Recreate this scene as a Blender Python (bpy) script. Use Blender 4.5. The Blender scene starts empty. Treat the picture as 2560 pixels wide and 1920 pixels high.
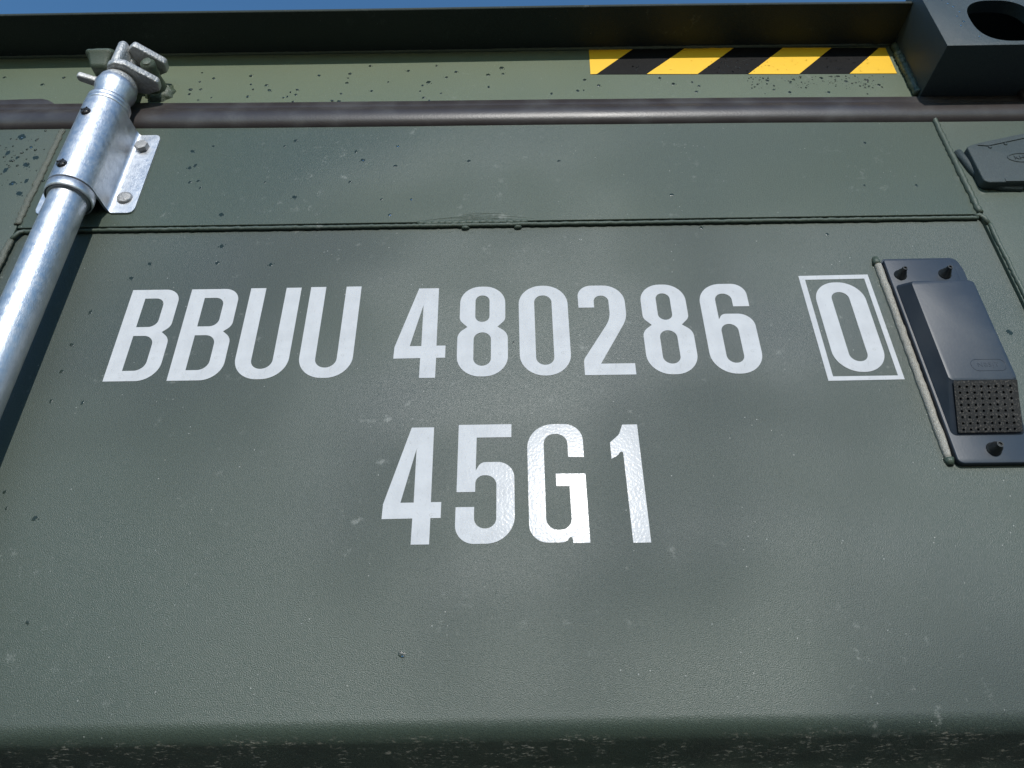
import bpy, bmesh, math, random
from mathutils import Vector, Matrix
from math import sin, cos, pi, radians
rnd = random.Random(7)
scene = bpy.context.scene
COL = scene.collection

# ------------------------------------------------------------------ camera
CAM_Y = -0.526
EL, ROLL = radians(31.7), radians(-0.83)
fw = Vector((0, cos(EL), sin(EL))); r0 = Vector((1, 0, 0)); u0 = r0.cross(fw)
rt = r0*cos(ROLL) + u0*sin(ROLL); up = -r0*sin(ROLL) + u0*cos(ROLL)
cd = bpy.data.cameras.new('camera'); cam = bpy.data.objects.new('camera', cd); COL.objects.link(cam)
m = Matrix.Identity(4)
for i in range(3):
    m[i][0], m[i][1], m[i][2] = rt[i], up[i], -fw[i]
m[1][3] = CAM_Y
cam.matrix_world = m
cd.sensor_width = 36; cd.lens = 36*1800/2560; cd.clip_start = 0.01; cd.clip_end = 3000
scene.camera = cam

# ------------------------------------------------------------------ sky, sun, exposure
SUN = Vector((0.085, -0.919, 0.385)).normalized()
w = bpy.data.worlds.new('World'); scene.world = w; w.use_nodes = True
nt = w.node_tree; bg = nt.nodes['Background']
sky = nt.nodes.new('ShaderNodeTexSky'); sky.sky_type = 'NISHITA'; sky.sun_disc = False
sky.sun_elevation = math.asin(SUN.z); sky.sun_rotation = math.atan2(SUN.x, SUN.y)
sky.air_density = 1.5; sky.dust_density = 0.0; sky.ozone_density = 5.0
hs = nt.nodes.new('ShaderNodeHueSaturation'); hs.inputs['Saturation'].default_value = 1.12
nt.links.new(sky.outputs[0], hs.inputs['Color']); nt.links.new(hs.outputs[0], bg.inputs[0]); bg.inputs[1].default_value = 0.145
sd = bpy.data.lights.new('sun', 'SUN'); sd.energy = 2.85; sd.angle = radians(0.55); sd.color = (1, 0.965, 0.91)
so = bpy.data.objects.new('sun', sd); COL.objects.link(so); so.rotation_euler = (-SUN).to_track_quat('-Z', 'Y').to_euler()
so.location = (0, -3, 3)
vs = scene.view_settings; vs.view_transform = 'Standard'; vs.look = 'None'; vs.gamma = 1; vs.exposure = 0.12
try: vs.use_curve_mapping = False
except Exception: pass

# ------------------------------------------------------------------ materials
class N:
    def __init__(s, name):
        s.m = bpy.data.materials.new(name); s.m.use_nodes = True; s.t = s.m.node_tree
        s.b = s.t.nodes['Principled BSDF']
        s.co = s.t.nodes.new('ShaderNodeTexCoord').outputs['Object']
    def lk(s, a, b): s.t.links.new(a, b)
    def val(s, sock, v):
        if hasattr(v, 'is_output') or isinstance(v, bpy.types.NodeSocket): s.lk(v, sock)
        else: sock.default_value = v
    def stretch(s, sc):
        n = s.t.nodes.new('ShaderNodeMapping'); s.lk(s.co, n.inputs[0]); n.inputs['Scale'].default_value = sc; return n.outputs[0]
    def noise(s, scale, detail=3, rough=.55, vec=None, dist=0):
        n = s.t.nodes.new('ShaderNodeTexNoise'); s.lk(vec or s.co, n.inputs['Vector'])
        n.inputs['Scale'].default_value = scale; n.inputs['Detail'].default_value = detail
        n.inputs['Roughness'].default_value = rough; n.inputs['Distortion'].default_value = dist; return n.outputs['Fac']
    def vor(s, scale, vec=None):
        n = s.t.nodes.new('ShaderNodeTexVoronoi'); s.lk(vec or s.co, n.inputs['Vector']); n.inputs['Scale'].default_value = scale; return n.outputs['Distance']
    def ramp(s, f, a, b, lo=0., hi=1.):
        n = s.t.nodes.new('ShaderNodeMapRange'); s.lk(f, n.inputs[0]); n.inputs[1].default_value = a; n.inputs[2].default_value = b
        n.inputs[3].default_value = lo; n.inputs[4].default_value = hi; n.interpolation_type = 'SMOOTHSTEP' ; return n.outputs[0]
    def mul(s, a, b, op='MULTIPLY'):
        n = s.t.nodes.new('ShaderNodeMath'); n.operation = op; s.val(n.inputs[0], a); s.val(n.inputs[1], b); return n.outputs[0]
    def mix(s, f, a, b):
        n = s.t.nodes.new('ShaderNodeMix'); n.data_type = 'RGBA'; s.val(n.inputs[0], f); s.val(n.inputs[6], a); s.val(n.inputs[7], b); return n.outputs[2]
    def bump(s, h, dist, strength=1., prev=None):
        n = s.t.nodes.new('ShaderNodeBump'); s.lk(h, n.inputs['Height']); n.inputs['Distance'].default_value = dist
        n.inputs['Strength'].default_value = strength
        if prev: s.lk(prev, n.inputs['Normal'])
        return n.outputs[0]
    def z(s):
        n = s.t.nodes.new('ShaderNodeSeparateXYZ'); g = s.t.nodes.new('ShaderNodeNewGeometry'); s.lk(g.outputs['Position'], n.inputs[0]); return n.outputs[2]
    def set(s, col=None, rough=None, metal=None, normal=None, **k):
        if col is not None: s.val(s.b.inputs['Base Color'], col)
        if rough is not None: s.val(s.b.inputs['Roughness'], rough)
        if metal is not None: s.val(s.b.inputs['Metallic'], metal)
        if normal is not None: s.lk(normal, s.b.inputs['Normal'])
        for q, v in k.items(): s.val(s.b.inputs[q.replace('_', ' ')], v)
        return s.m
def c4(*a): return (*a, 1)

def paint(name, base, alt, dust=.5, dirt=False, rough=.46, grain=1.0, wavy=True, spec=.7):
    n = N(name)
    patch = n.ramp(n.noise(3.4, 2.5, .45), .38, .64)
    col = n.mix(patch, c4(*base), c4(*alt))
    fine = n.noise(1100, 2)
    col = n.mix(n.ramp(fine, .3, .7, 0, .5), col, c4(base[0]*1.7+.01, base[1]*1.7+.01, base[2]*1.7+.01))
    # pale dust smudges and scuffs
    sm = n.mul(n.ramp(n.noise(70, 5, .72), .575, .72), n.ramp(n.noise(7, 2), .45, .66))
    sm = n.mul(sm, .34*dust)
    col = n.mix(sm, col, c4(.34, .35, .32))
    sp = n.mul(n.ramp(n.vor(160), .10, .04), n.ramp(n.noise(30, 2), .52, .62))
    col = n.mix(n.mul(sp, .55*dust), col, c4(.42, .42, .39))
    if dirt:
        zz = n.z()
        low = n.ramp(zz, .055, .045)
        streak = n.ramp(n.noise(60, 4, .6, n.stretch((1, 1, .18))), .44, .62)
        blot = n.ramp(n.noise(38, 3), .45, .7)
        d = n.mul(n.mul(streak, low), n.ramp(n.noise(420, 3, .7, n.stretch((.5, 1, 1.3))), .53, .66))
        col = n.mix(n.mul(d, .9), col, c4(.75, .68, .58))
        col = n.mix(n.mul(n.mul(blot, low), .5), col, c4(.015, .02, .018))
    h = n.noise(1400, 2, .5)
    b = n.bump(h, .00034*grain, 1)
    b = n.bump(n.noise(260, 3), .00004*grain, 1, b)
    if dirt:
        b = n.bump(n.mul(n.noise(380, 4, .7), n.ramp(zz, .054, .043)), .0016, 1, b)
    if wavy:
        b = n.bump(n.noise(3.6, 1, .4), .013, 1, b)
    return n.set(col, n.ramp(n.noise(3.7, 2.5, .45, n.stretch((1, 1, 1.15))), .36, .64, rough-.08, rough+.13), 0, b, Specular_IOR_Level=spec)

M = {}
M['paint'] = paint('olive_paint', (.039, .055, .041), (.018, .029, .027), 1.4, True, .47, spec=.65)  # dark second green puts soft cloudy reflections into the colour
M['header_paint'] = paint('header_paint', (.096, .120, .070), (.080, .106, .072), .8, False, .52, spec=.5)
M['lip_shade_paint'] = paint('shaded_lip_paint', (.026, .034, .027), (.022, .030, .026), .5, False, .6, 1., False, .3)  # container green darkened so the shade under the lip is in the colour
M['rail_paint'] = paint('rail_paint', (.049, .068, .048), (.039, .058, .048), 1.1, False, .50, spec=.6)
M['cast_paint'] = paint('casting_paint', (.040, .054, .055), (.034, .047, .051), .5, False, .44, 1.3, False, .35)
M['gloss_paint'] = paint('gloss_green_paint', (.060, .078, .048), (.048, .066, .042), .7, False, .32, 1.6, False)
M['bead'] = paint('bead_paint', (.105, .108, .080), (.065, .075, .055), 1.2, False, .42, 2.4, False)
M['bar_paint'] = paint('highlight_bar_paint', (.34, .32, .275), (.22, .215, .185), 1., False, .30, 3.0, False)  # light bar paint, paled further to put the sun highlight into the colour

n = N('white_vinyl')
col = n.mix(n.ramp(n.noise(60, 4), .35, .7), c4(.60, .605, .62), c4(.55, .555, .57))
hair = n.ramp(n.noise(260, 3, .6, n.stretch((1, 1, .5)), 2.5), .62, .67)
col = n.mix(n.mul(hair, .35), col, c4(.36, .36, .34))
b = n.bump(n.noise(420, 2, .5), .00009, 1)
b = n.bump(n.noise(3.2, 1, .4), .0015, 1, b)
M['vinyl'] = n.set(col, .17, 0, b, Specular_IOR_Level=.075)

def plastic(name, c, rough, bump=.0001, dust=.3, scale=500, speckle=.0, spec=.5):
    n = N(name)
    col = n.mix(n.ramp(n.noise(25, 4), .4, .75, 0, dust), c4(*c), c4(.16, .16, .155))
    if speckle: col = n.mix(n.mul(n.ramp(n.noise(700, 3, .7), .52, .66), speckle), col, c4(.30, .27, .24))
    return n.set(col, n.ramp(n.noise(14, 2), .2, .8, rough-.015, rough+.03), 0, n.bump(n.noise(scale, 2), bump), Specular_IOR_Level=spec)
M['rubber'] = plastic('gasket_rubber', (.040, .033, .032), .38, .00012, .25)
M['vent_plastic'] = plastic('vent_plastic', (.022, .032, .048), .42, .00005, .16)
M['grille'] = plastic('dusty_grille', (.010, .010, .010), .7, .0002, .08, 700, .30)
M['dark'] = plastic('dark_cavity', (.006, .006, .006), .7, .0001, 0)
M['bush'] = plastic('bushing', (.035, .030, .026), .6, .0001, .2)
M['screw'] = plastic('black_screw', (.02, .02, .022), .3, .0001, .1)
M['rivet'] = plastic('rivet', (.018, .019, .018), .42, .0002, .15)
M['tape_black'] = plastic('tape_black', (.004, .004, .0045), .55, .00005, .02, 500, .03, .15)
n = N('tape_yellow')
M['tape_yellow'] = n.set(n.mix(n.ramp(n.noise(90, 4), .4, .8, 0, .3), c4(.95, .56, .02), c4(.86, .50, .03)), .5, 0, n.bump(n.noise(500, 2), .00006))

def zinc(name, c, rough, cast=False):
    n = N(name)
    col = n.mix(n.ramp(n.noise(70, 5, .7), .3, .7), c4(*c), c4(c[0]*.80, c[1]*.82, c[2]*.85))
    col = n.mix(n.ramp(n.noise(22, 3), .55, .75, 0, .25), col, c4(c[0]*.7, c[1]*.69, c[2]*.66))
    st = n.noise(240, 4, .7, n.stretch((2.2, 2.2, .8)), 1.0)
    b = n.bump(st, .00022 if not cast else .0001)
    b = n.bump(n.noise(420 if cast else 45, 3, .6), .0012 if cast else .00006, 1, b)
    return n.set(col, n.ramp(n.noise(160, 4, .7), .3, .7, rough-.06, rough+.1), .92 if not cast else .7, b)
M['zinc'] = zinc('galvanised_zinc', (.68, .69, .71), .42)
M['zinc_cast'] = zinc('galvanised_casting', (.55, .54, .52), .5, True)
M['bolt'] = zinc('dull_bolt', (.42, .41, .40), .55, True)
n = N('water')
M['water'] = n.set(c4(1, 1, 1), .02, 0, None, Transmission_Weight=1., IOR=1.33)
n = N('wet_paint')
M['wet'] = n.set(n.mix(n.ramp(n.noise(400, 2), .4, .6), c4(.014, .024, .018), c4(.024, .036, .029)), .20, 0, n.bump(n.noise(620, 2), .00004), Specular_IOR_Level=.35)
n = N('asphalt')
M['asphalt'] = n.set(n.mix(n.ramp(n.noise(300, 3), .4, .6), c4(.035, .035, .036), c4(.06, .06, .06)), .85, 0, n.bump(n.noise(200, 3), .004))

# ------------------------------------------------------------------ helpers
def empty(name, loc, label, cat, group=None):
    o = bpy.data.objects.new(name, None); COL.objects.link(o); o.location = loc; o.empty_display_size = .05
    o['label'] = label; o['category'] = cat
    if group: o['group'] = group
    return o
def tag(o, label=None, cat=None, group=None, kind=None):
    if label: o['label'] = label
    if cat: o['category'] = cat
    if group: o['group'] = group
    if kind: o['kind'] = kind
    return o
ORG = {}
def org(o):
    p = Vector((0, 0, 0))
    while o is not None: p += Vector(o.location); o = o.parent
    return p
def add(name, me, mat, parent=None, smooth=False, loc=None):
    """link a mesh given in world coordinates; loc moves its origin"""
    o = bpy.data.objects.new(name, me); COL.objects.link(o)
    base = org(parent) if parent else Vector((0, 0, 0))
    if loc is not None:
        me.transform(Matrix.Translation(-Vector(loc))); o.location = Vector(loc) - base
    elif parent: o.location = -base
    if parent: o.parent = parent
    me.materials.clear(); me.materials.append(M[mat] if isinstance(mat, str) else mat)
    if smooth is True: me.shade_smooth()
    elif smooth:
        me.shade_smooth(); me.set_sharp_from_angle(angle=radians(smooth))
    return o
def from_bm(bm):
    bmesh.ops.recalc_face_normals(bm, faces=bm.faces)
    me = bpy.data.meshes.new('m'); bm.to_mesh(me); bm.free(); return me
def bm_box(bm, x0, x1, y0, y1, z0, z1, bev=0, seg=2):
    r = bmesh.ops.create_cube(bm, size=1)
    for v in r['verts']:
        v.co = Vector((x0+(v.co.x+.5)*(x1-x0), y0+(v.co.y+.5)*(y1-y0), z0+(v.co.z+.5)*(z1-z0)))
    if bev:
        es = list({e for v in r['verts'] for e in v.link_edges})
        bmesh.ops.bevel(bm, geom=es, offset=bev, segments=seg, affect='EDGES', profile=.5)
def box(name, x0, x1, y0, y1, z0, z1, mat, parent=None, bev=0, seg=2, **k):
    bm = bmesh.new(); bm_box(bm, x0, x1, y0, y1, z0, z1, bev, seg)
    return add(name, from_bm(bm), mat, parent, smooth=40 if bev else False, **k)
def fillet(pts, seg=8):
    """pts (x, y, r) -> polyline with rounded corners"""
    out = []; n = len(pts)
    for i in range(n):
        p = Vector(pts[i][:2]); r = pts[i][2] if len(pts[i]) > 2 else 0
        a = Vector(pts[i-1][:2]); b = Vector(pts[(i+1) % n][:2])
        if r <= 0: out.append((p.x, p.y)); continue
        u = (a-p); v = (b-p); lu, lv = u.length, v.length; u.normalize(); v.normalize()
        ang = math.acos(max(-1, min(1, u.dot(v))))
        d = min(r/math.tan(ang/2), lu*.499, lv*.499) if ang < pi-1e-4 else 0
        if d <= 0: out.append((p.x, p.y)); continue
        rr = d*math.tan(ang/2); bis = (u+v).normalized(); c = p + bis*(rr/sin(ang/2))
        s = p+u*d-c; e = p+v*d-c
        a0 = math.atan2(s.y, s.x); a1 = math.atan2(e.y, e.x); da = (a1-a0+pi) % (2*pi)-pi
        for k in range(seg+1):
            t = a0+da*k/seg; out.append((c.x+rr*cos(t), c.y+rr*sin(t)))
    return out
def plate_mesh(outs, yf, th, bev=0.0, axis='xz'):
    """outlines (first = outer, rest = holes) in x,z extruded from y=yf back by th; axis 'xy' extrudes along z from yf upward"""
    cu = bpy.data.curves.new('c', 'CURVE'); cu.dimensions = '2D'; cu.fill_mode = 'BOTH'
    cu.extrude = max(th/2-bev, 1e-6); cu.bevel_depth = bev; cu.bevel_resolution = 2; cu.offset = -bev
    for o in outs:
        s = cu.splines.new('POLY'); s.points.add(len(o)-1)
        for p, q in zip(s.points, o): p.co = (q[0], q[1], 0, 1)
        s.use_cyclic_u = True
    ob = bpy.data.objects.new('t', cu); COL.objects.link(ob)
    dg = bpy.context.evaluated_depsgraph_get(); me = bpy.data.meshes.new_from_object(ob.evaluated_get(dg))
    bpy.data.objects.remove(ob); bpy.data.curves.remove(cu)
    if axis == 'xz':
        me.transform(Matrix(((1, 0, 0, 0), (0, 0, -1, yf+th/2), (0, 1, 0, 0), (0, 0, 0, 1))))
    else:
        me.transform(Matrix.Translation((0, 0, yf+th/2)))
    bm = bmesh.new(); bm.from_mesh(me); bmesh.ops.remove_doubles(bm, verts=bm.verts, dist=1e-6)
    bmesh.ops.recalc_face_normals(bm, faces=bm.faces); bm.to_mesh(me); bm.free()
    return me
def plate(name, outs, yf, th, mat, parent=None, bev=0.0, axis='xz', **k):
    return add(name, plate_mesh(outs, yf, th, bev, axis), mat, parent, smooth=35, **k)
def lathe(prof, seg=48, c=(0, 0), axis='z'):
    """profile (r, h) about the z axis at c=(x,y), or about y at c=(x,z)"""
    bm = bmesh.new(); rings = []
    for r, h in prof:
        ring = []
        for i in range(seg):
            t = 2*pi*i/seg
            if axis == 'z': co = (c[0]+r*cos(t), c[1]+r*sin(t), h)
            else: co = (c[0]+r*cos(t), h, c[1]+r*sin(t))
            ring.append(bm.verts.new(co))
        rings.append(ring)
    for a, b in zip(rings, rings[1:]):
        for i in range(seg): bm.faces.new((a[i], a[(i+1) % seg], b[(i+1) % seg], b[i]))
    for ring, (r, h) in ((rings[0], prof[0]), (rings[-1], prof[-1])):
        if r > 1e-5: bm.faces.new(ring)
    bmesh.ops.remove_doubles(bm, verts=bm.verts, dist=1e-7)
    return from_bm(bm)
def tube(path, r, seg=8, wob=0., rwob=0., flat=1.):
    bm = bmesh.new(); rings = []; n = len(path)
    for i, p in enumerate(path):
        p = Vector(p); t = (Vector(path[min(i+1, n-1)])-Vector(path[max(i-1, 0)])).normalized()
        a = t.cross(Vector((0, 1, 0))); a = a.normalized() if a.length > 1e-4 else Vector((1, 0, 0)); b = a.cross(t).normalized()
        rr = (r(i/(n-1)) if callable(r) else r)*(1+rwob*(rnd.random()-.5)); p = p+a*wob*(rnd.random()-.5)
        rings.append([bm.verts.new(p+a*rr*cos(2*pi*k/seg)+b*rr*flat*sin(2*pi*k/seg)) for k in range(seg)])
    for a, b in zip(rings, rings[1:]):
        for k in range(seg): bm.faces.new((a[k], a[(k+1) % seg], b[(k+1) % seg], b[k]))
    bm.faces.new(rings[0]); bm.faces.new(rings[-1])
    return from_bm(bm)
def line(a, b, step=.003):
    a, b = Vector(a), Vector(b); n = max(2, int((b-a).length/step))
    return [a.lerp(b, i/n) for i in range(n+1)]
def extrude_x(prof, xs, shift=lambda x: 0.):
    """open or closed y,z profile swept along x"""
    bm = bmesh.new(); rings = [[bm.verts.new((x, y, z+shift(x))) for y, z in prof] for x in xs]
    for a, b in zip(rings, rings[1:]):
        for k in range(len(prof)-1): bm.faces.new((a[k], a[k+1], b[k+1], b[k]))
    return from_bm(bm)

# ------------------------------------------------------------------ setting
GZ = -2.08
bm = bmesh.new(); g = bmesh.ops.create_grid(bm, x_segments=2, y_segments=2, size=400)
for v in bm.verts: v.co.z = GZ
tag(add('ground', from_bm(bm), 'asphalt'), kind='structure')

# ------------------------------------------------------------------ container frame
LIP_Z, HO = .797, .0524
cont = empty('shipping_container', (0, .1, GZ), 'olive green steel container end with its header strip, roof lip and corner post', 'shipping container')
H_R = .4636
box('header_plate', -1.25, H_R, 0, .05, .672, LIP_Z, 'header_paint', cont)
xs = [-1.25+i*.05 for i in range(35)]
def lipz(x): return -.0012*((x+.05)/.5)**2 + .0006*sin(x*9)
bm = bmesh.new()
prof = [(-HO+.0006, LIP_Z), (.06, LIP_Z), (.06, LIP_Z+.004), (-HO+.0006, LIP_Z+.004), (-HO, LIP_Z+.0034), (-HO, LIP_Z+.0006), (-HO+.0006, LIP_Z)]
add('roof_lip', extrude_x(prof, [x for x in xs if x < H_R]+[H_R], lipz), 'lip_shade_paint', cont)
box('roof_panel', -1.25, .62, .06, 1.2, .796, .8, 'header_paint', cont)
box('corner_post', .59, .6256, -.004, .10, GZ+.15, .69, 'cast_paint', cont, .001)
add('weld_bead', tube(line((H_R-.001, -.003, .70), (H_R-.001, -.003, .79), .002), .0052, 8, .0012, .3), 'gloss_paint', cont, True)
add('weld_bead', tube(line((-.70, -.0006, .7965), (H_R-.003, -.0006, .7965), .004), .0022, 6, .0006, .3), 'header_paint', cont, True)

# corner casting: hollow block with its rounded opening
def se(cx, cz, a, b, n=2.6, k=56):
    o = []
    for i in range(k):
        t = 2*pi*i/k; c, s = cos(t), sin(t)
        o.append((cx+a*math.copysign(abs(c)**(2/n), c), cz+b*math.copysign(abs(s)**(2/n), s)))
    return o
casting = empty('corner_casting', (.545, 0, .6956), 'heavy square corner block with a rounded hole at the right end of the roof edge', 'corner casting')
bm = bmesh.new(); bm_box(bm, H_R, .6256, -.065, .112, .6956, .8136, .0012, 2)
outer = bpy.data.objects.new('o', from_bm(bm)); COL.objects.link(outer)
bm = bmesh.new(); bm_box(bm, H_R+.014, .6116, -.051, .098, .7096, .7996, .006, 2)
inner = bpy.data.objects.new('i', from_bm(bm)); COL.objects.link(inner)
hole = bpy.data.objects.new('h', plate_mesh([se(.5395, .7395, .0365, .0375)], -.08, .04)); COL.objects.link(hole)
hole2 = bpy.data.objects.new('h', plate_mesh([se(.5395, .7395, .0375, .0385)], -.0665, .0032)); COL.objects.link(hole2)
for c in (inner, hole):
    md = outer.modifiers.new('b', 'BOOLEAN'); md.operation = 'DIFFERENCE'; md.object = c; md.solver = 'EXACT'
dg = bpy.context.evaluated_depsgraph_get(); me = bpy.data.meshes.new_from_object(outer.evaluated_get(dg))
for o in (outer, inner, hole, hole2): bpy.data.objects.remove(o)
add('casting_body', me, 'cast_paint', casting, 30)

# ------------------------------------------------------------------ door leaf
door = empty('container_door', (0, 0, -1.9), 'olive green steel door leaf carrying the white code, framed by weld beads', 'container door')
# recessed skin with its bottom corrugation
prof = [(0, .5150), (0, .30), (0, .0640)]
R, A = .0165, radians(66.5)
for k in range(1, 13):
    t = A*k/12; prof.append((R*(1-cos(t)), .0640-R*sin(t)))
y1, z1 = prof[-1]
dy = .050; prof.append((y1+dy*.5, z1-dy*.5/math.tan(A))); prof.append((y1+dy, z1-dy/math.tan(A)))
y2, z2 = prof[-1]
prof += [(y2+.003, z2-.004), (y2+.003, z2-.10), (y2, z2-.104), (.004, z2-.126), (0, z2-.132), (0, z2-.8), (0, -1.85)]
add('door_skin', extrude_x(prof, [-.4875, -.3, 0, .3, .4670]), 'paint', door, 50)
YF = -.0026
def rr(x0, x1, z0, z1, r=0.001): return fillet([(x0, z0, r), (x1, z0, r), (x1, z1, r), (x0, z1, r)], 3)
plate('top_rail', [rr(-.4895, .4665, .5138, .668)], YF, .012, 'rail_paint', door, .0008)
plate('stile', [fillet([(.4682, -1.85, 0), (.585, -1.85, 0), (.585, .640, .045), (.560, .668, .02), (.4682, .668, 0)])], YF, .012, 'rail_paint', door, .0008)
plate('stile', [rr(-.60, -.4905, -1.85, .668)], YF, .012, 'rail_paint', door, .0008)
# weld seams
def wobline(a, b, step=.0035, amp=.0003):
    return line(a, b, step)
add('weld_bead', tube(line((-.482, -.0018, .5094), (.464, -.0018, .5094), .003), .0022, 10, .0006, .22), 'rail_paint', door, True)
add('weld_bead', tube(line((.4672, -.0030, .515), (.4672, -.0030, .662), .003), .0032, 8, .0011, .3), 'rail_paint', door, True)
add('weld_bead', tube([(.462, -.0018, .511), (.466, -.0024, .5125), (.469, -.003, .508), (.4705, -.003, .500)], .0026, 8), 'rail_paint', door, True)
add('weld_bead', tube(line((.4712, -.0032, .500), (.4712, -.0032, -.3), .003), .0022, 8, .0009, .3), 'rail_paint', door, True)
add('weld_bead', tube(line((-.4905, -.0030, .518), (-.4902, -.0026, .660), .0025), .0036, 10, .0016, .4, .6), 'bead', door, True)
add('weld_bead', tube([(-.476, -.0012, .5085), (-.481, -.0016, .5095), (-.4845, -.003, .507), (-.4885, -.0034, .498)], .0024, 8), 'rail_paint', door, True)
add('weld_bead', tube(line((-.4895, -.0032, .497), (-.4895, -.0028, -.3), .0025), .0032, 10, .0014, .4, .7), 'bead', door, True)
# ground-down repair on the seam: lumps and fine arcs of grinding marks
bm = bmesh.new()
def lump(cx, cy, cz, rx, ry, rz):
    r = bmesh.ops.create_icosphere(bm, subdivisions=2, radius=1)
    for v in r['verts']:
        k = 1+.25*(rnd.random()-.5); v.co = Vector((cx+v.co.x*rx*k, cy+v.co.y*ry*k, cz+v.co.z*rz*k))
for k in range(16):
    x = -.088+k*.0068; lump(x, -.0022, .5128+.0006*rnd.random(), .0050, .0016+.0006*rnd.random(), .0026)
for x in (-.044, .008): lump(x, -.001, .5062, .004, .003, .0022)
add('seam_repair', from_bm(bm), 'rail_paint', door, True)
bm2 = bmesh.new(); tmp = []
def arc(cx, z0, half, rise, y, r):
    p = [(cx+half*t, y, z0+rise*(1-t*t)) for t in [i/14-1 for i in range(29)]]
    tmp.append(tube(p, lambda t: r*(.35+.65*sin(pi*t)), 5))
for k in range(26):
    x0 = rnd.gauss(-.030, .018); ln = rnd.uniform(.008, .040); zc = .5165+rnd.random()**1.4*.0105*(1-abs(x0+.03)/.08)
    p = [(x0+ln*t, YF+.00012, zc-.9*((x0+ln*t+.03)**2)*(zc-.512)/.0049+.00025*(rnd.random()-.5)) for t in [i/10-1 for i in range(21)]]
    r_ = rnd.uniform(.00022, .00050); tmp.append(tube(p, lambda t, r_=r_: r_*(.2+.8*sin(pi*t)), 5, 0, .3))
for k in range(14):
    x0 = rnd.uniform(-.075, .015); p = [(x0+.010*t, .0001, rnd.uniform(.4990, .5045)+.0016*t) for t in (0,)]
    zc = rnd.uniform(.4985, .5045); p = [(x0+.012*t, .0001, zc+.0022*t+.0002*(rnd.random()-.5)) for t in [i/6 for i in range(7)]]
    tmp.append(tube(p, lambda t: .00022*(.3+.7*sin(pi*t)), 5))
for t_ in tmp: bm2.from_mesh(t_); bpy.data.meshes.remove(t_)
tag(add('grinding_mark', from_bm(bm2), 'rail_paint', door, True), kind='stuff')

# second leaf beyond the left stile, and the rubber between
leaf = empty('container_door', (-1.0, 0, -1.9), 'plain green neighbouring door leaf at the far left edge beyond the rubber joint', 'container door')
plate('stile', [rr(-1.2, -.632, -1.85, .668)], YF, .012, 'rail_paint', leaf, .0008)

# ------------------------------------------------------------------ rubber gasket
gas = empty('door_gasket', (0, 0, .655), 'dark brown rubber seal running along the top of the door under the header', 'rubber seal')
gp = [(.002, .6995), (-.0022, .6995), (-.0046, .6980), (-.0050, .6900), (-.0056, .6860), (-.0070, .6835), (-.0084, .6790), (-.0091, .6740), (-.0089, .6690), (-.0077, .6640), (-.0058, .6600), (-.0030, .6575), (.0, .6560), (.002, .6560)]
def gz(x): return (.0048*min(1, max(0, (-x-.1)/.45)) - .0044*max(0, (x-.06)/.4) - .0006*sin(x*17)*.5)
add('seal_strip', extrude_x(gp, [-1.2]+[-.8+i*.02 for i in range(69)]+[.585], gz), 'rubber', gas, 60)
plate('seal_flap', [fillet([(-.58, .699, 0), (-.5275, .699, 0), (-.5205, .7035, .001), (-.512, .7035, .001), (-.522, .7105, .002), (-.530, .7130, .002), (-.58, .7118, 0)], 3)], -.0040, .0032, 'rubber', gas, .0005)
box('seal_strip', -.631, -.601, -.008, .002, -1.85, .668, 'rubber', gas, .003, 3)
plate('seal_corner', [fillet([(.572, .697, .002), (.63, .697, .002), (.63, .56, .002), (.596, .56, .002), (.594, .625, .02), (.586, .645, .01), (.572, .652, .002)])], -.0105, .010, 'rubber', gas, .0025)

# ------------------------------------------------------------------ hazard tape
ROT = [(.0983, .7986), (.0968, .7477), (.4523, .7410), (.4529, .7903)]
tape = empty('hazard_tape', (.275, 0, .768), 'black and yellow striped warning tape stuck on the header strip', 'warning tape')
plate('black_backing', [[ROT[0], ROT[1], ROT[2], ROT[3]]], -.0004, .0004, 'tape_black', tape)
for q in ([(0.0983, 0.7986), (0.1532, 0.7973), (0.1041, 0.7479), (0.0968, 0.7477)], [(0.2144, 0.7958), (0.2721, 0.7944), (0.2213, 0.7452), (0.1623, 0.7466)], [(0.3308, 0.793), (0.3887, 0.7917), (0.3392, 0.7425), (0.2802, 0.7438)], [(0.4454, 0.7903), (0.4529, 0.7901), (0.4523, 0.741), (0.3977, 0.7419)]):
    plate('yellow_stripe', [q], -.0006, .0002, 'tape_yellow', tape)

# ------------------------------------------------------------------ lettering
def G0(w=45, h=99.5): return [fillet([(0, 0, 22), (w, 0, 22), (w, h, 21.5), (0, h, 21.5)], 14), fillet([(14.3, 11, 8), (30.3*w/45, 11, 8), (30.3*w/45, 88, 8), (14.3, 88, 8)], 9)]
def mir(p, w): return [(w-x, y, *r) for x, y, *r in reversed(p)]
GL = {}
GL['0'] = G0()
GL['8'] = [fillet([(0, 0, 21), (45, 0, 21), (45, 46, 12), (35.8, 53, 0), (43, 60.5, 9), (43, 99.5, 19), (1.5, 99.5, 19), (1.5, 60.5, 9), (8.7, 53, 0), (0, 46, 12)], 12),
           fillet([(14.5, 11, 8), (30, 11, 8), (30, 46.8, 8), (14.5, 46.8, 8)], 8), fillet([(15.6, 58.5, 7), (28.6, 58.5, 7), (28.6, 89, 7), (15.6, 89, 7)], 8)]
GL['4'] = [[(37, 99), (37.4, 33.6), (45.5, 33.6), (45.5, 20.7), (37.6, 20.7), (37.6, 0), (23.7, 0), (23.7, 20.6), (0, 20.4), (.2, 32.6), (18.5, 99)], [(23.6, 79.5), (13.6, 33.5), (24, 33.5)]]
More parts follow.
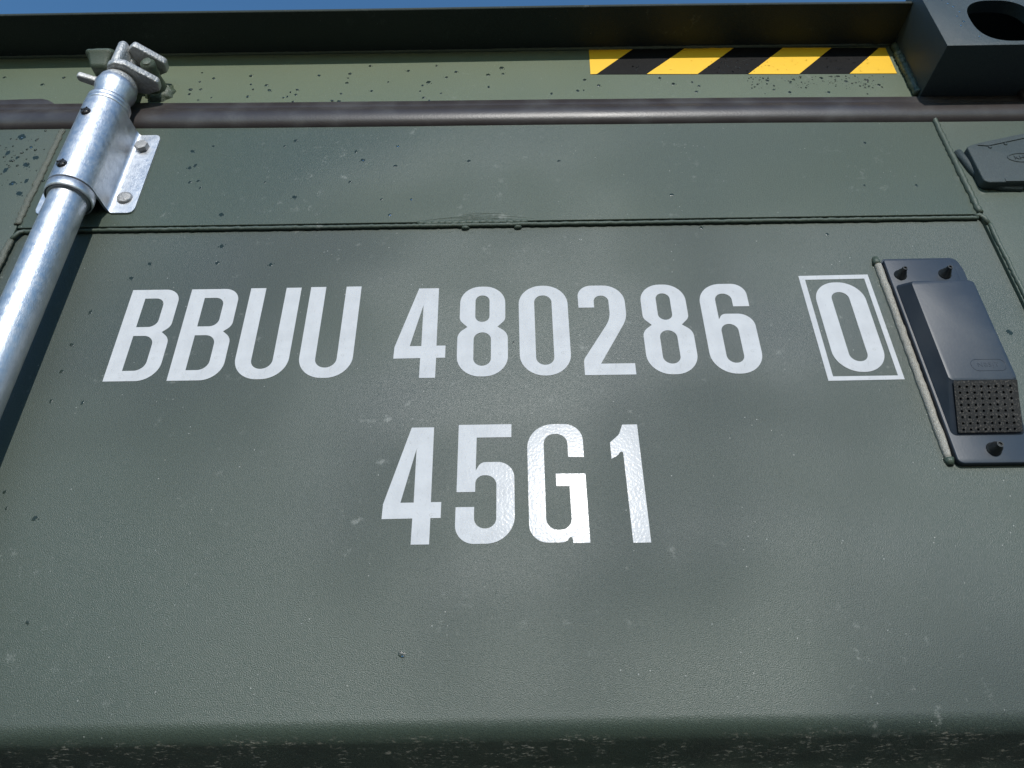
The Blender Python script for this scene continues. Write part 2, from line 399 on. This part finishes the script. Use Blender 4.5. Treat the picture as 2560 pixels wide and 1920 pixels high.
GL['2'] = [fillet([(0, 73.3, 0), (14.4, 73.3, 0), (14.4, 87, 7), (28, 87, 7), (28, 60, 30), (1.3, 16, 10), (1.2, 0, 0), (45.6, 0, 0), (45.6, 11.6, 0), (16, 11.6, 0), (43, 60, 32), (43, 99, 20.5), (0, 99, 21)], 12)]
GL['6'] = [fillet([(0, 0, 22), (46, 0, 22), (46.2, 64.6, 20), (18, 64.6, 14), (14.4, 58.4, 0), (14.4, 88, 8), (29.8, 88, 8), (29.8, 73, 0), (44.6, 73, 0), (44.6, 99.5, 21.5), (0, 99.5, 21.5)], 12),
           fillet([(14.6, 11.2, 8), (30, 11.2, 8), (30, 53.2, 8), (14.6, 53.2, 8)], 9)]
GL['B'] = [fillet([(0, 0, 0), (46.6, 0, 19), (46.6, 45, 14), (38.6, 52, 0), (45.5, 58, 10), (45.5, 101, 14), (0, 101, 0)], 12),
           fillet([(14, 10.6, 0), (33.2, 10.6, 11), (33.2, 48, 10), (14, 48, 0)], 8), fillet([(14, 57.8, 0), (32.6, 57.8, 8), (32.6, 90.6, 8), (14, 90.6, 0)], 8)]
GL['U'] = [fillet([(0, 0, 22), (47.3, 0, 22), (47.3, 101, 0), (33.2, 101, 0), (33.2, 10.6, 9.5), (14.2, 10.6, 9.5), (14.2, 101, 0), (0, 101, 0)], 14)]
GL['5'] = [fillet([(.6, 101.3, 0), (44.2, 101.3, 0), (44, 89.4, 0), (15.6, 89.4, 0), (15.2, 60, 0), (19, 67.4, 12), (46, 67.4, 17), (45.8, .3, 22), (0, .3, 22), (0, 29.6, 0), (14.4, 29.6, 0), (14.4, 12.2, 8.4), (31.6, 12.2, 8.4), (31.8, 56, 9), (15, 56, 8), (15, 42, 0), (.4, 42, 0)], 12)]
GL['G'] = [fillet([(45.5, 70.8, 0), (32.8, 71, 0), (32.8, 91.8, 9), (13.4, 91.8, 9), (13, 10.4, 9), (32.8, 10.4, 9), (32.6, 46, 0), (22.2, 46.1, 0), (22.1, 56.6, 0), (45.7, 56.4, 0), (45.7, 0, 0), (33, 0, 0), (32.2, 7, 4), (28, .6, 8), (-.1, .6, 21), (0, 100.8, 21.5), (45.5, 100.8, 21.5)], 12)]
GL['1'] = [fillet([(11.4, 100, 0), (23.7, 100, 0), (24, 0, 0), (10.5, 0, 0), (9.9, 78, 2), (5, 72, 6), (0, 69.3, 0), (0, 83.8, 0), (8, 91, 8)], 6)]
def glyph(ch, x, z, parent, sx=1., sz=1.):
    outs = [[(x/1000+p[0]*sx/1000, z/1000+p[1]*sz/1000) for p in o] for o in GL[ch]]
    o = plate('character', outs, -.00030, .00028, 'vinyl', parent, loc=(x/1000, 0, z/1000))
    return o
code = empty('identification_code', (-.35, 0, .333), 'upper row of white letters and digits BBUU 480286 0 on the green door', 'lettering')
for ch, x, z, sx in (('B', -354, 333.2, 1), ('B', -298.6, 333, 1), ('U', -243.2, 333.3, 1), ('U', -187, 333.7, 1), ('4', -104, 332.2, 1), ('8', -48.2, 332.8, 1), ('0', 7.2, 332.8, 1),
                     ('2', 62, 332.6, 1), ('8', 118.2, 332.2, 1), ('6', 174, 331.9, 1), ('0', 281.4, 331.8, 1.015)):
    glyph(ch, x, z, code, sx)
q = [(.2713, .3233), (.3368, .3237), (.3366, .4403), (.2712, .4397)]
plate('check_digit_frame', [q, [(.2763, .3277), (.3322, .3277), (.3321, .4354), (.2764, .4349)]], -.0003, .00028, 'vinyl', code)
typ = empty('size_type_code', (-.1, 0, .183), 'lower row of white characters 45G1 centred under the long number', 'lettering')
for ch, x, z in (('4', -102, 183.4), ('5', -45.2, 183), ('G', 11.7, 182.9), ('1', 79.3, 182.4)):
    glyph(ch, x, z, typ, 1, 1.012)

# ------------------------------------------------------------------ locking rod with cam
RX, RY = -.4277, -.029
rod = empty('locking_rod', (RX, RY, -1.7), 'galvanised round locking rod with claw head standing off the door at the left', 'locking rod')
add('rod_tube', lathe([(.017, -1.7), (.017, .664)], 64, (RX, RY)), 'zinc', rod, 40)
add('cam_neck', lathe([(.0166, .660), (.0170, .664), (.0178, .672), (.0186, .680), (.0205, .687), (.0208, .691), (.0198, .695), (.0190, .698), (.0190, .6995), (.0150, .701)], 48, (RX, RY)), 'zinc', rod, 50)
# claws: lower flange, upper flange, web
lf = fillet([(-.4370, -.0400, .002), (-.4360, -.018, .004), (-.404, -.012, .004), (-.3880, -.0165, .004), (-.3860, -.0275, .005), (-.4130, -.0500, .003), (-.4240, -.0525, .005), (-.4320, -.0495, .004)], 6)
plate('claw', [lf], .7055, .0092, 'zinc_cast', rod, .0020, 'xy')
plate('claw', [fillet([(-.4695, -.0420, .0045), (-.4700, -.0330, .0040), (-.452, -.0240, .004), (-.430, -.0200, .003), (-.430, -.0360, .003), (-.452, -.0345, .01)], 6)], .7015, .0078, 'zinc_cast', rod, .0022, 'xy')
uf = fillet([(-.4205, -.0450, .003), (-.4225, -.010, .004), (-.404, -.010, .008), (-.388, -.016, .004), (-.3860, -.0280, .005), (-.4125, -.0500, .004)], 6)
plate('claw', [uf], .7392, .0100, 'zinc_cast', rod, .0022, 'xy')
wb = fillet([(-.4315, -.0500, .0045), (-.4215, -.0520, .0045), (-.4185, -.030, .003), (-.4185, -.012, .003), (-.431, -.012, .003)], 5)
plate('cam_web', [wb], .7120, .0370, 'zinc_cast', rod, .0035, 'xy')
add('cam_boss', lathe([(.0190, .694), (.0192, .6985), (.0175, .7035), (.0140, .711), (.0110, .718), (.0100, .7405), (.004, .742)], 32, (RX+.001, RY)), 'zinc_cast', rod, 50)
bm = bmesh.new(); bm_box(bm, -.448, -.436, -.030, -.014, .7145, .7440, .002, 2)
add('claw', from_bm(bm), 'zinc_cast', rod, 40)

# ------------------------------------------------------------------ rod bearing bracket
br = empty('rod_bracket', (RX, 0, .59), 'bolted galvanised sleeve bracket wrapped round the locking rod', 'bracket')
Ro, th = .0219, .0026
def profile(off):
    pts = []
    r = Ro-off
    y_fl = -.0045+off
    pts.append((.0500, y_fl)); pts.append((.0400, y_fl)); pts.append((.0310, y_fl))
    f = .0052+off*0  # concave fillet joining flange and side wall
    x_side = r
    cx, cy = x_side+f+.0012, y_fl-f
    ff = f+off
    cx, cy = Ro+f+.0012, -.0045-f
    for k in range(7):
        t = pi/2*(k/6); pts.append((cx-ff*sin(t), cy+ff*cos(t)))
    for k in range(33):
        t = -pi*k/32*1.0; pts.append((r*cos(t), RY+r*sin(t)))
    return pts
def full(off):
    p = profile(off); left = [(-x, y) for x, y in p[:10]]; left.reverse()
    return p + left
def zl(x):
    a = abs(x); t = min(1, max(0, (a-.0205)/.008)); s = t*t*(3-2*t)
    lo, hi = .5358-.0050*s, .6532-.0060*s
    r = .0065; e = .0500-a
    if e < r: d = r-math.sqrt(max(0, r*r-(r-e)**2)); lo += d; hi -= d
    return lo, hi
def densify(p):
    out = []
    for a, b in zip(p, p[1:]):
        n = 6 if abs(a[0]) > .030 or abs(b[0]) > .043 else 1
        for k in range(n): out.append((a[0]+(b[0]-a[0])*k/n, a[1]+(b[1]-a[1])*k/n))
    return out+[p[-1]]
P0, P1 = densify(full(0)), densify(full(th))
bm = bmesh.new(); NV = 10; grid = []
for P_ in (P0, P1):
    gcol = []
    for (x, y), (xr, _) in zip(P_, P0):
        lo, hi = zl(xr); gcol.append([bm.verts.new((RX+x, y, lo+(hi-lo)*j/NV)) for j in range(NV+1)])
    grid.append(gcol)
A_, B_ = grid; L_ = len(A_)
for i in range(L_-1):
    for j in range(NV):
        bm.faces.new((A_[i][j], A_[i+1][j], A_[i+1][j+1], A_[i][j+1])); bm.faces.new((B_[i][j], B_[i][j+1], B_[i+1][j+1], B_[i+1][j]))
    for j in (0, NV): bm.faces.new((A_[i][j], B_[i][j], B_[i+1][j], A_[i+1][j]))
for i in (0, L_-1):
    for j in range(NV): bm.faces.new((A_[i][j], A_[i][j+1], B_[i][j+1], B_[i][j]))
add('sleeve', from_bm(bm), 'zinc', br, 45)
add('collar', lathe([(.0196, .5243), (.0204, .5238), (.0215, .5248), (.0217, .527), (.0217, .5338), (.0208, .5347), (.0190, .5347), (.0190, .5243), (.0196, .5243)], 64, (RX, RY)), 'zinc', br, 50)
add('collar', lathe([(.0190, .6542), (.0210, .6542), (.0217, .6550), (.0217, .6590), (.0212, .6600), (.0212, .6612), (.0216, .6620), (.0215, .6650), (.0206, .6660), (.0172, .6660), (.0172, .6542), (.0190, .6542)], 64, (RX, RY)), 'zinc', br, 50)
add('bushing', lathe([(.0174, .5262), (.0200, .5262), (.0200, .6600), (.0174, .6600), (.0174, .5262)], 48, (RX, RY)), 'bush', br, 50)
# hex bolt and round-headed bolt
def head(parent, x, z, sides, r, y0, h, mat, dome=0.):
    if dome: me = lathe([(r, y0), (r*.985, y0-h*.35), (r*.93, y0-h*.75), (r*.80, y0-h), (r*.4, y0-h*1.12), (0.0001, y0-h*1.16)], 40, (x, z), 'y')
    else:
        pts = [(x+r*cos(2*pi*k/6+.35), z+r*sin(2*pi*k/6+.35)) for k in range(6)]
        me = plate_mesh([fillet([(a, b, .0006) for a, b in pts], 2)], y0-h, h, .0007)
    return add('bolt_head', me, mat, parent, 40)
head(br, -.3925, .6265, 6, .0072, -.0045, .0058, 'bolt')
head(br, -.3915, .5510, 0, .0078, -.0045, .0030, 'bolt', 1.)
for z in (.6275, .5505):
    s = add('screw', lathe([(.0049, -.0495), (.0050, -.0512), (.0044, -.0524), (.0025, -.0531), (.0001, -.0532)], 24, (-.4305, z), 'y'), 'screw', br, 50)
    sl = []
    for a in (0.25, 0.25+pi/2):
        b2 = bmesh.new(); bm_box(b2, -.0044, .0044, -.0535, -.0524, -.0005, .0005)
        me = from_bm(b2); me.transform(Matrix.Translation((-.4305, 0, z)) @ Matrix.Rotation(a, 4, 'Y')); add('slot', me, 'dark', s)

# ------------------------------------------------------------------ cam keeper on the header
kp = empty('cam_keeper', (-.43, 0, .73), 'green painted keeper with two lugs welded to the header around the claw head', 'cam keeper')
bm = bmesh.new(); rings = []
for z, x0, x1, yf, r in ((.7110, -.4515, -.4395, -.0400, .0025), (.7118, -.4540, -.4375, -.0435, .0035), (.7150, -.4560, -.4362, -.0462, .004), (.7300, -.4618, -.4350, -.0490, .005), (.7312, -.4640, -.4338, -.0508, .0055),
                       (.7332, -.4642, -.4338, -.0508, .0055), (.7346, -.4622, -.4348, -.0490, .0055), (.7400, -.4610, -.4355, -.0470, .007), (.7460, -.4590, -.4370, -.0430, .008), (.7500, -.4560, -.4395, -.0380, .007), (.7512, -.4520, -.4430, -.0330, .004)):
    rings.append([bm.verts.new((x, y, z)) for x, y in fillet([(x0, yf, r), (x1, yf, r), (x1, 0, .001), (x0, 0, .001)], 6)])
for a, b in zip(rings, rings[1:]):
    for q in range(len(a)): bm.faces.new((a[q], a[(q+1) % len(a)], b[(q+1) % len(a)], b[q]))
bm.faces.new(rings[0]); bm.faces.new(rings[-1])
add('lug', from_bm(bm), 'gloss_paint', kp, True)
p = [(-.4000, .001, .7255), (-.4003, -.006, .7260), (-.4005, -.014, .7265), (-.4005, -.024, .7272), (-.3998, -.032, .7275), (-.3990, -.0365, .7275), (-.3990, -.0395, .7272)]
add('lug', tube(p, lambda t: .0110-.0035*t if t < .95 else .0050, 20, .0004, .05), 'gloss_paint', kp, True)
rg = random.Random(3)
for cx, cz, a in ((-.3995, .7250, .0170), (-.4530, .7260, .0185)):
    bm = bmesh.new(); K = 36; rings = []
    for q, (f, y) in enumerate(((1.0, 0), (.93, -.0022), (.80, -.0044), (.66, -.0060), (.5, -.0062))):
        rings.append([bm.verts.new((cx+a*f*cos(2*pi*k/K)*(1+.07*sin(9*2*pi*k/K+q)+.08*(rg.random()-.5)), y*(1+.5*(rg.random()-.5)), cz+a*f*.92*sin(2*pi*k/K)*(1+.07*sin(9*2*pi*k/K+q)))) for k in range(K)])
    for a_, b_ in zip(rings, rings[1:]):
        for k in range(K): bm.faces.new((a_[k], a_[(k+1) % K], b_[(k+1) % K], b_[k]))
    bm.faces.new(rings[-1])
    add('weld_bead', from_bm(bm), 'gloss_paint', kp, True)

# ------------------------------------------------------------------ ventilator
vt = empty('ventilator', (.3846, 0, .2425), 'black plastic ventilator cover with a perforated lower face right of the boxed zero', 'ventilator')
plate('base_plate', [fillet([(.3530, .2415, .005), (.4175, .2415, .004), (.4175, .4540, .006), (.3530, .4540, .002)])], -.0055, .0055, 'vent_plastic', vt, .0010)
plate('sealant', [fillet([(.3500, .4500, .002), (.3560, .4585, .003), (.4250, .4590, .008), (.4280, .4440, .008), (.4260, .300, .004), (.3520, .300, .004)])], -.0010, .0010, 'vent_plastic', vt, .0004)
# hood
bm = bmesh.new()
X0, X1, YT = .3579, .4128, -.0250
def ring(y, x0, x1, z0, z1, r):
    return [bm.verts.new((x, y, z)) for x, z in fillet([(x0, z0, r), (x1, z0, r), (x1, z1, r), (x0, z1, r)], 5)]
rings = [ring(-.0045, .3548, .4158, .2655, .4240, .0045), ring(-.0060, .3556, .4150, .2665, .4230, .0045)]
rings += [ring(-.0232, X0-.0010, X1+.0006, .3060, .4125, .0040), ring(-.0246, X0-.0004, X1, .3072, .4115, .0040), ring(YT, X0+.0008, X1-.001, .3086, .4103, .0035)]
for a, b in zip(rings, rings[1:]):
    for i in range(len(a)): bm.faces.new((a[i], a[(i+1) % len(a)], b[(i+1) % len(b)], b[i]))
bm.faces.new(rings[-1])
add('hood', from_bm(bm), 'vent_plastic', vt, 32)
# perforated face: 8 x 8 real holes in a thin plate lying on the sloping lower face
A0 = Vector((.3600, -.0242, .3066)); DU = Vector((.0516, 0, 0)); DV = Vector((0, .0171, -.0384)); NRM = Vector((0, -DV.z, DV.y)).normalized()*-1
NRM = Vector((0, DV.z, -DV.y)).normalized()
bm = bmesh.new(); mu, mv = .0000, .0000
cw, chh = .0059, .0050
lenv = DV.length; du = DU.normalized(); dv = DV.normalized()
u0_, v0_ = .0042-cw/2+.0001, .0049-chh/2
def pt(u, v, h=0): return A0+du*u+dv*v+NRM*h
def quad(u0, u1, v0, v1, h=.0012):
    bm.faces.new([bm.verts.new(pt(*c, h)) for c in ((u0, v0), (u1, v0), (u1, v1), (u0, v1))])
rh = .00115
for i in range(8):
    for j in range(8):
        cu, cv = u0_+cw*(i+.5), v0_+chh*(j+.5); K = 12
        sq = []; ci = []; cb = []
        for k in range(K):
            t = 2*pi*k/K+pi/4; c, s = cos(t), sin(t); mx = max(abs(c), abs(s))
            sq.append(bm.verts.new(pt(cu+c/mx*cw/2, cv+s/mx*chh/2, .0012))); ci.append(bm.verts.new(pt(cu+rh*c, cv+rh*s, .0012))); cb.append(bm.verts.new(pt(cu+rh*c, cv+rh*s, -.0035)))
        for k in range(K):
            k2 = (k+1) % K; bm.faces.new((sq[k], sq[k2], ci[k2], ci[k])); bm.faces.new((ci[k], ci[k2], cb[k2], cb[k]))
        bm.faces.new(cb)
U1_, V1_ = u0_+cw*8, v0_+chh*8
WU = DU.length
quad(-.0002, u0_, -.0002, lenv); quad(U1_, WU+.0002, -.0002, lenv); quad(u0_, U1_, -.0002, v0_); quad(u0_, U1_, V1_, lenv)
for (a, b, c, d) in ((-.0002, WU+.0002, -.0002, None),): pass
bmesh.ops.remove_doubles(bm, verts=bm.verts, dist=2e-6)
me = bpy.data.meshes.new('m'); bm.to_mesh(me); bm.free()
add('grille', me, 'grille', vt)
def rivet(x, z, rw, rs, L, tip):
    s = add('rivet', lathe([(rw, -.0055), (rw*1.0, -.0062), (rw*.94, -.0067), (rw*.80, -.0080), (rs*1.6, -.0105), (rs*1.12, -.0125), (rs, -.0055-L+.001), (rs*.9, -.0055-L), (rs*.55, -.0055-L), (rs*.5, -.0055-L+.0012), (.0001, -.0055-L+.0012)], 28, (x, z), 'y'), 'rivet', vt, 45)
rivet(.3634, .4345, .0058, .0024, .0105, 1)
rivet(.4050, .4350, .0058, .0024, .0105, 1)
rivet(.3846, .2535, .0060, .0029, .0095, 1)
# moulded oval and letters on the hood
def oval(cx, cz, a, b, r, y, tr, k=40):
    o = fillet([(cx-a, cz-b, r), (cx+a, cz-b, r), (cx+a, cz+b, r), (cx-a, cz+b, r)], 10); o.append(o[0])
    return tube([(x, y, z) for x, z in o], tr, 6)
add('moulded_oval', oval(.3940, .3213, .0143, .0056, .0054, YT, .00026), 'vent_plastic', vt, True)
def text_mesh(s, size, th, x, z, y, spacing=1.):
    fc = bpy.data.curves.new('t', 'FONT'); fc.body = s; fc.size = size; fc.extrude = th/2; fc.align_x = 'CENTER'; fc.align_y = 'CENTER'; fc.space_character = spacing; fc.resolution_u = 2; fc.offset = -.00008
    ob = bpy.data.objects.new('t', fc); COL.objects.link(ob); dg = bpy.context.evaluated_depsgraph_get()
    me = bpy.data.meshes.new_from_object(ob.evaluated_get(dg)); bpy.data.objects.remove(ob); bpy.data.curves.remove(fc)
    me.transform(Matrix(((1, 0, 0, x), (0, 0, -1, y), (0, 1, 0, z), (0, 0, 0, 1)))); return me
add('moulded_text', text_mesh('NBSJT', .0062, .0004, .3938, .3213, YT, 1.12), 'vent_plastic', vt)

# guard bar welded beside the ventilator
gb = empty('guard_bar', (.349, 0, .245), 'shiny vertical round bar welded to the door just left of the black ventilator', 'guard bar')
add('bar', tube(line((.3488, -.0010, .2475), (.3488, -.0010, .4540), .004), lambda t: .0034*(1 if .02 < t < .985 else .85), 20, .0005, .14), 'bar_paint', gb, True)
add('weld_lump', tube([(.3482, -.0006, .4515), (.3485, -.0008, .4560), (.3488, -.0004, .4600)], lambda t: .0042-.0014*t, 12), 'rail_paint', gb, True)
add('weld_lump', tube([(.3488, -.0004, .2425), (.3488, -.0008, .2450), (.3488, -.0008, .2480)], lambda t: .0028+.0014*t, 12), 'rail_paint', gb, True)

# ------------------------------------------------------------------ hinge
hg = bpy.data.objects.new('hinge', None); COL.objects.link(hg); hg.empty_display_size = .05; hg.parent = door; hg.location = Vector((.60, 0, .57))-door.location
hg['label'] = 'grey green hinge blade with a raised oval maker mark'
YH = -.0130
plate('blade', [fillet([(.4785, .5472, .006), (.66, .5472, .003), (.66, .6500, .003), (.4870, .6040, .004), (.4785, .6000, .004)])], YH, .0100, 'cast_paint', hg, .0012)
plate('upper_rim', [fillet([(.490, .6015, 0), (.4925, .6045, 0), (.66, .6485, 0), (.66, .6420, 0), (.5000, .6000, 0)])], YH-.0010, .0012, 'cast_paint', hg, .0003)
plate('lower_rim', [[(.500, .5478), (.66, .5478), (.66, .5530), (.500, .5522)]], YH-.0006, .0008, 'cast_paint', hg, .0002)
add('weld_lump', tube([(.4745, -.003, .603), (.4765, -.0036, .590), (.4790, -.0040, .575), (.482, -.0048, .562), (.486, -.0045, .553), (.50, -.004, .549), (.52, -.004, .5475)], .0036, 8, .0014, .5), 'cast_paint', hg, True)
for x in (.5020, .5200): add('water_bead', lathe([(.0020, YH-.0002), (.0017, YH-.0007), (.0010, YH-.0011), (.0001, YH-.0012)], 14, (x, .5985+(x-.502)*.26), 'y'), 'cast_paint', hg, True)
o = [(.5290+.0142*cos(2*pi*k/40), YH, .5822+.0064*sin(2*pi*k/40)) for k in range(41)]
add('raised_oval', tube(o, .00085, 8), 'cast_paint', hg, True)
add('raised_text', text_mesh('KHT', .0080, .0014, .5290, .5822, YH, 1.05), 'cast_paint', hg)
add('hinge_barrel', lathe([(.012, .53), (.012, .66)], 24, (.668, -.02)), 'cast_paint', hg, 40)

# ------------------------------------------------------------------ rain spots and drops
def blot_mesh(k, r=1., bead=False):
    rg = random.Random(k); bm = bmesh.new(); n_ = 26; prof = [1+.30*(rg.random()-.5)+.12*sin(2*2*pi*i/n_+k)+.10*sin(4*2*pi*i/n_+2*k)+.07*sin(7*2*pi*i/n_+k) for i in range(n_)]
    el = .75+.5*rg.random()
    rings = []
    for f, h in ((1., .00002), (.88, .00009), (.45, .00013)):
        rings.append([bm.verts.new((r*f*prof[i]*cos(2*pi*i/n_)*el, -h, r*f*prof[i]*sin(2*pi*i/n_))) for i in range(n_)])
    for a, b in zip(rings, rings[1:]):
        for i in range(n_): bm.faces.new((a[i], a[(i+1) % n_], b[(i+1) % n_], b[i]))
    bm.faces.new(rings[-1])
    for _ in range(rg.randrange(0, 4)):
        a_, d_, q_ = rg.uniform(0, 6.28), rg.uniform(1.25, 1.9)*r, rg.uniform(.10, .28)*r
        c_ = [bm.verts.new((d_*cos(a_)+q_*cos(2*pi*i/8), -.00005, d_*sin(a_)+q_*sin(2*pi*i/8)*1.2)) for i in range(8)]; bm.faces.new(c_)
    me = from_bm(bm); return me
def bead_mesh(r):
    me = lathe([(r, 0.00004), (r*.97, -r*.25), (r*.8, -r*.5), (r*.4, -r*.68), (.00001, -r*.72)], 12, (0, 0), 'y'); return me
WET = [blot_mesh(k) for k in range(14)]
for me in WET: me.materials.append(M['wet']); me.shade_smooth()
BEAD = bead_mesh(1.); BEAD.materials.append(M['water']); BEAD.shade_smooth()
def nth(k): return str(k)+('th' if 10 <= k % 100 <= 20 else {1: 'st', 2: 'nd', 3: 'rd'}.get(k % 10, 'th'))
def drops(pts, y, name, where, group, r0=.0017, r1=.0027, pbead=.3, kind='small dark wet rain spot'):
    for k, (x, z) in enumerate(sorted(pts)):
        label = '%s, %s from the left %s' % (kind, nth(k+1), where)
        yy = y(z) if callable(y) else y
        o = bpy.data.objects.new(name, WET[rnd.randrange(14)]); COL.objects.link(o); s = (r0+(r1-r0)*rnd.random()**1.6)*rnd.uniform(.65, 1.1)
        o.location = (x, yy, z); o.scale = (s, 1, s); tag(o, label, 'rain spot', group)
        if rnd.random() < pbead:
            b_ = bpy.data.objects.new('water_bead', BEAD); COL.objects.link(b_); b_.parent = o
            q_ = rnd.uniform(.0006, .0011); b_.scale = (q_/s, q_, q_/s*1.15); b_.location = (.2, -.00025, -.35)
HD = [(-0.3595, 0.7617), (-0.3437, 0.7509), (-0.3587, 0.7449), (-0.3672, 0.7313), (-0.3658, 0.7226), (-0.3545, 0.731), (-0.3533, 0.7117), (-0.3392, 0.7156), (-0.3009, 0.7547), (-0.298, 0.7388), (-0.2939, 0.7296), (-0.2979, 0.7165), (-0.2797, 0.7369), (-0.2747, 0.7277), (-0.2426, 0.7277), (-0.25, 0.7236), (-0.2565, 0.7137), (-0.2522, 0.7154), (-0.2445, 0.7064), (-0.235, 0.7034), (-0.2238, 0.699), (-0.2429, 0.7188), (-0.2207, 0.7536), (-0.2, 0.7072), (-0.192, 0.7059), (-0.1912, 0.7194), (-0.1848, 0.7558), (-0.1863, 0.7476), (-0.1865, 0.7388), (-0.1623, 0.7703), (-0.1567, 0.7236), (-0.1387, 0.7392), (-0.1167, 0.7598), (-0.0984, 0.7324), (-0.1006, 0.7216), (-0.0961, 0.7101), (-0.0918, 0.7381), (-0.0895, 0.705), (-0.0838, 0.7685), (-0.0713, 0.7468), (-0.0605, 0.7566), (-0.0764, 0.7175), (-0.0226, 0.7501), (-0.022, 0.7277), (-0.007, 0.7629), (-0.0051, 0.7516), (0.0499, 0.7139), (0.0802, 0.7186), (0.087, 0.7191), (0.0894, 0.7383), (0.1048, 0.7277), (0.1766, 0.7396), (0.191, 0.7285), (0.2131, 0.7311), (0.2201, 0.724), (0.2155, 0.7139), (0.3266, 0.7292), (0.3632, 0.7353), (0.3044, 0.7153), (0.3214, 0.7104), (0.3654, 0.7094), (0.4149, 0.7291), (0.426, 0.7212), (0.3902, 00.7286), (0.3005, 0.7317), (-0.5912, 0.7585), (-0.5206, 0.7564), (-0.5421, 0.7441), (-0.3659, 0.7306)]
PN = [(-0.3363, 0.5967), (-0.3391, 0.6226), (-0.3182, 0.6302), (-0.2306, 0.6372), (-0.2413, 0.6285), (-0.1633, 0.6181), (-0.1545, 0.6049), (-0.1194, 0.595), (-0.1191, 0.6259), (-0.0423, 0.6011), (0.0529, 0.5991), (-0.3312, 0.6001), (-0.3232, 0.5769), (-0.3315, 0.5751), (-0.2531, 0.5734), (-0.2191, 0.5512), (-0.1649, 0.5723), (-0.1198, 0.5245), (-0.13, 0.5461), (-0.0997, 0.5455), (0.1653, 0.5468), (0.3113, 0.4923), (0.3639, 0.556), (0.4168, 0.555), (0.3817, 0.6204), (-0.2893, 0.5279), (-0.2818, 0.488), (-0.2816, 0.4666), (-0.2298, 0.4633), (-0.3598, 0.4491), (-0.3439, 0.5069), (-0.3929, 0.3727), (-0.387, 0.4088), (-0.393, 0.3442), (-0.3925, 0.3142), (-0.3652, 0.3124), (-0.4023, 0.2313), (-0.3709, 0.2089), (-0.3959, 0.2176), (-0.3494, 0.1299), (-0.0796, 0.1043), (0.0018, 0.3682), (-0.3466, 0.4667), (0.1895, 0.5033), (0.4445, 0.3715), (-0.3186, 0.5666)]
LF = [(-0.5317, 0.6497), (-0.5159, 0.6329), (-0.5252, 0.6163), (-0.5115, 0.6053), (-0.5165, 0.5775), (-0.504, 0.5623), (-0.5052, 0.6159), (-0.5378, 0.6239), (-0.5308, 0.5972), (-0.5031, 0.5806)]
drops(HD, 0, 'rain_spot', 'on the green header strip', 'rain spots on the header strip', pbead=.6)
drops([p for p in PN if p[1] >= .512], YF, 'rain_spot', 'on the top rail above the seam', 'rain spots on the top rail', .0017, .0024, .12)
drops([p for p in PN if p[1] < .505], 0, 'rain_spot', 'on the skin below the seam', 'rain spots on the door skin', .0017, .0027, .12)
drops(LF, YF, 'rain_spot', 'on the left stile', 'rain spots on the left stile', .0022, .0040, .2)
drops([(.4840, .7790), (.4885, .7720), (.4925, .7660), (.4960, .7560), (.4905, .7480), (.4945, .7380), (.4890, .7310), (.5020, .7110)], -.065, 'rain_spot', 'on the corner block', 'raindrops on the corner block', .0011, .0016, 1., 'clear raindrop')
# fine spatter too small to count
def spatter(name, n_, gen, y, label, rb, mat):
    bm = bmesh.new()
    for _ in range(n_):
        x, z = gen(); r = rb*(.4+rnd.random()**2*1.1)
        rr_ = bmesh.ops.create_icosphere(bm, subdivisions=1, radius=1)
        for v in rr_['verts']: v.co = Vector((x+v.co.x*r, y+v.co.y*r*.45, z+v.co.z*r*(1.15)))
    tag(add(name, from_bm(bm), mat, None, True), label, 'water spatter', None, 'stuff')
def ztape(x): return .7477-(x-.0968)*.0188
def g_t():
    x = rnd.choice([rnd.gauss(.22, .03), rnd.gauss(.29, .025), rnd.gauss(.405, .02), rnd.uniform(.11, .43)]); return x, ztape(x)+.002+rnd.random()*.027
def g_h():
    c = rnd.choice([(.29, .729, .008), (.335, .728, .007), (.40, .726, .015), (.415, .722, .012), (.375, .730, .01)]); x = rnd.gauss(c[0], c[2]); return x, min(.738, max(.703, rnd.gauss(c[1], .008)))
def g_c(): return rnd.uniform(.475, .515), rnd.uniform(.702, .80)
def g_l(): return rnd.gauss(-.525, .018), rnd.gauss(.612, .022)
spatter('water_spatter', 130, g_t, -.0006, 'fine sparkling water beads on the striped warning tape', .0008, 'water')
spatter('water_spatter', 160, g_h, 0, 'fine dark drizzle spatter on the header below the striped tape', .0010, 'wet')
spatter('water_spatter', 60, g_l, YF, 'fine dark drizzle spatter on the left stile', .0013, 'wet')
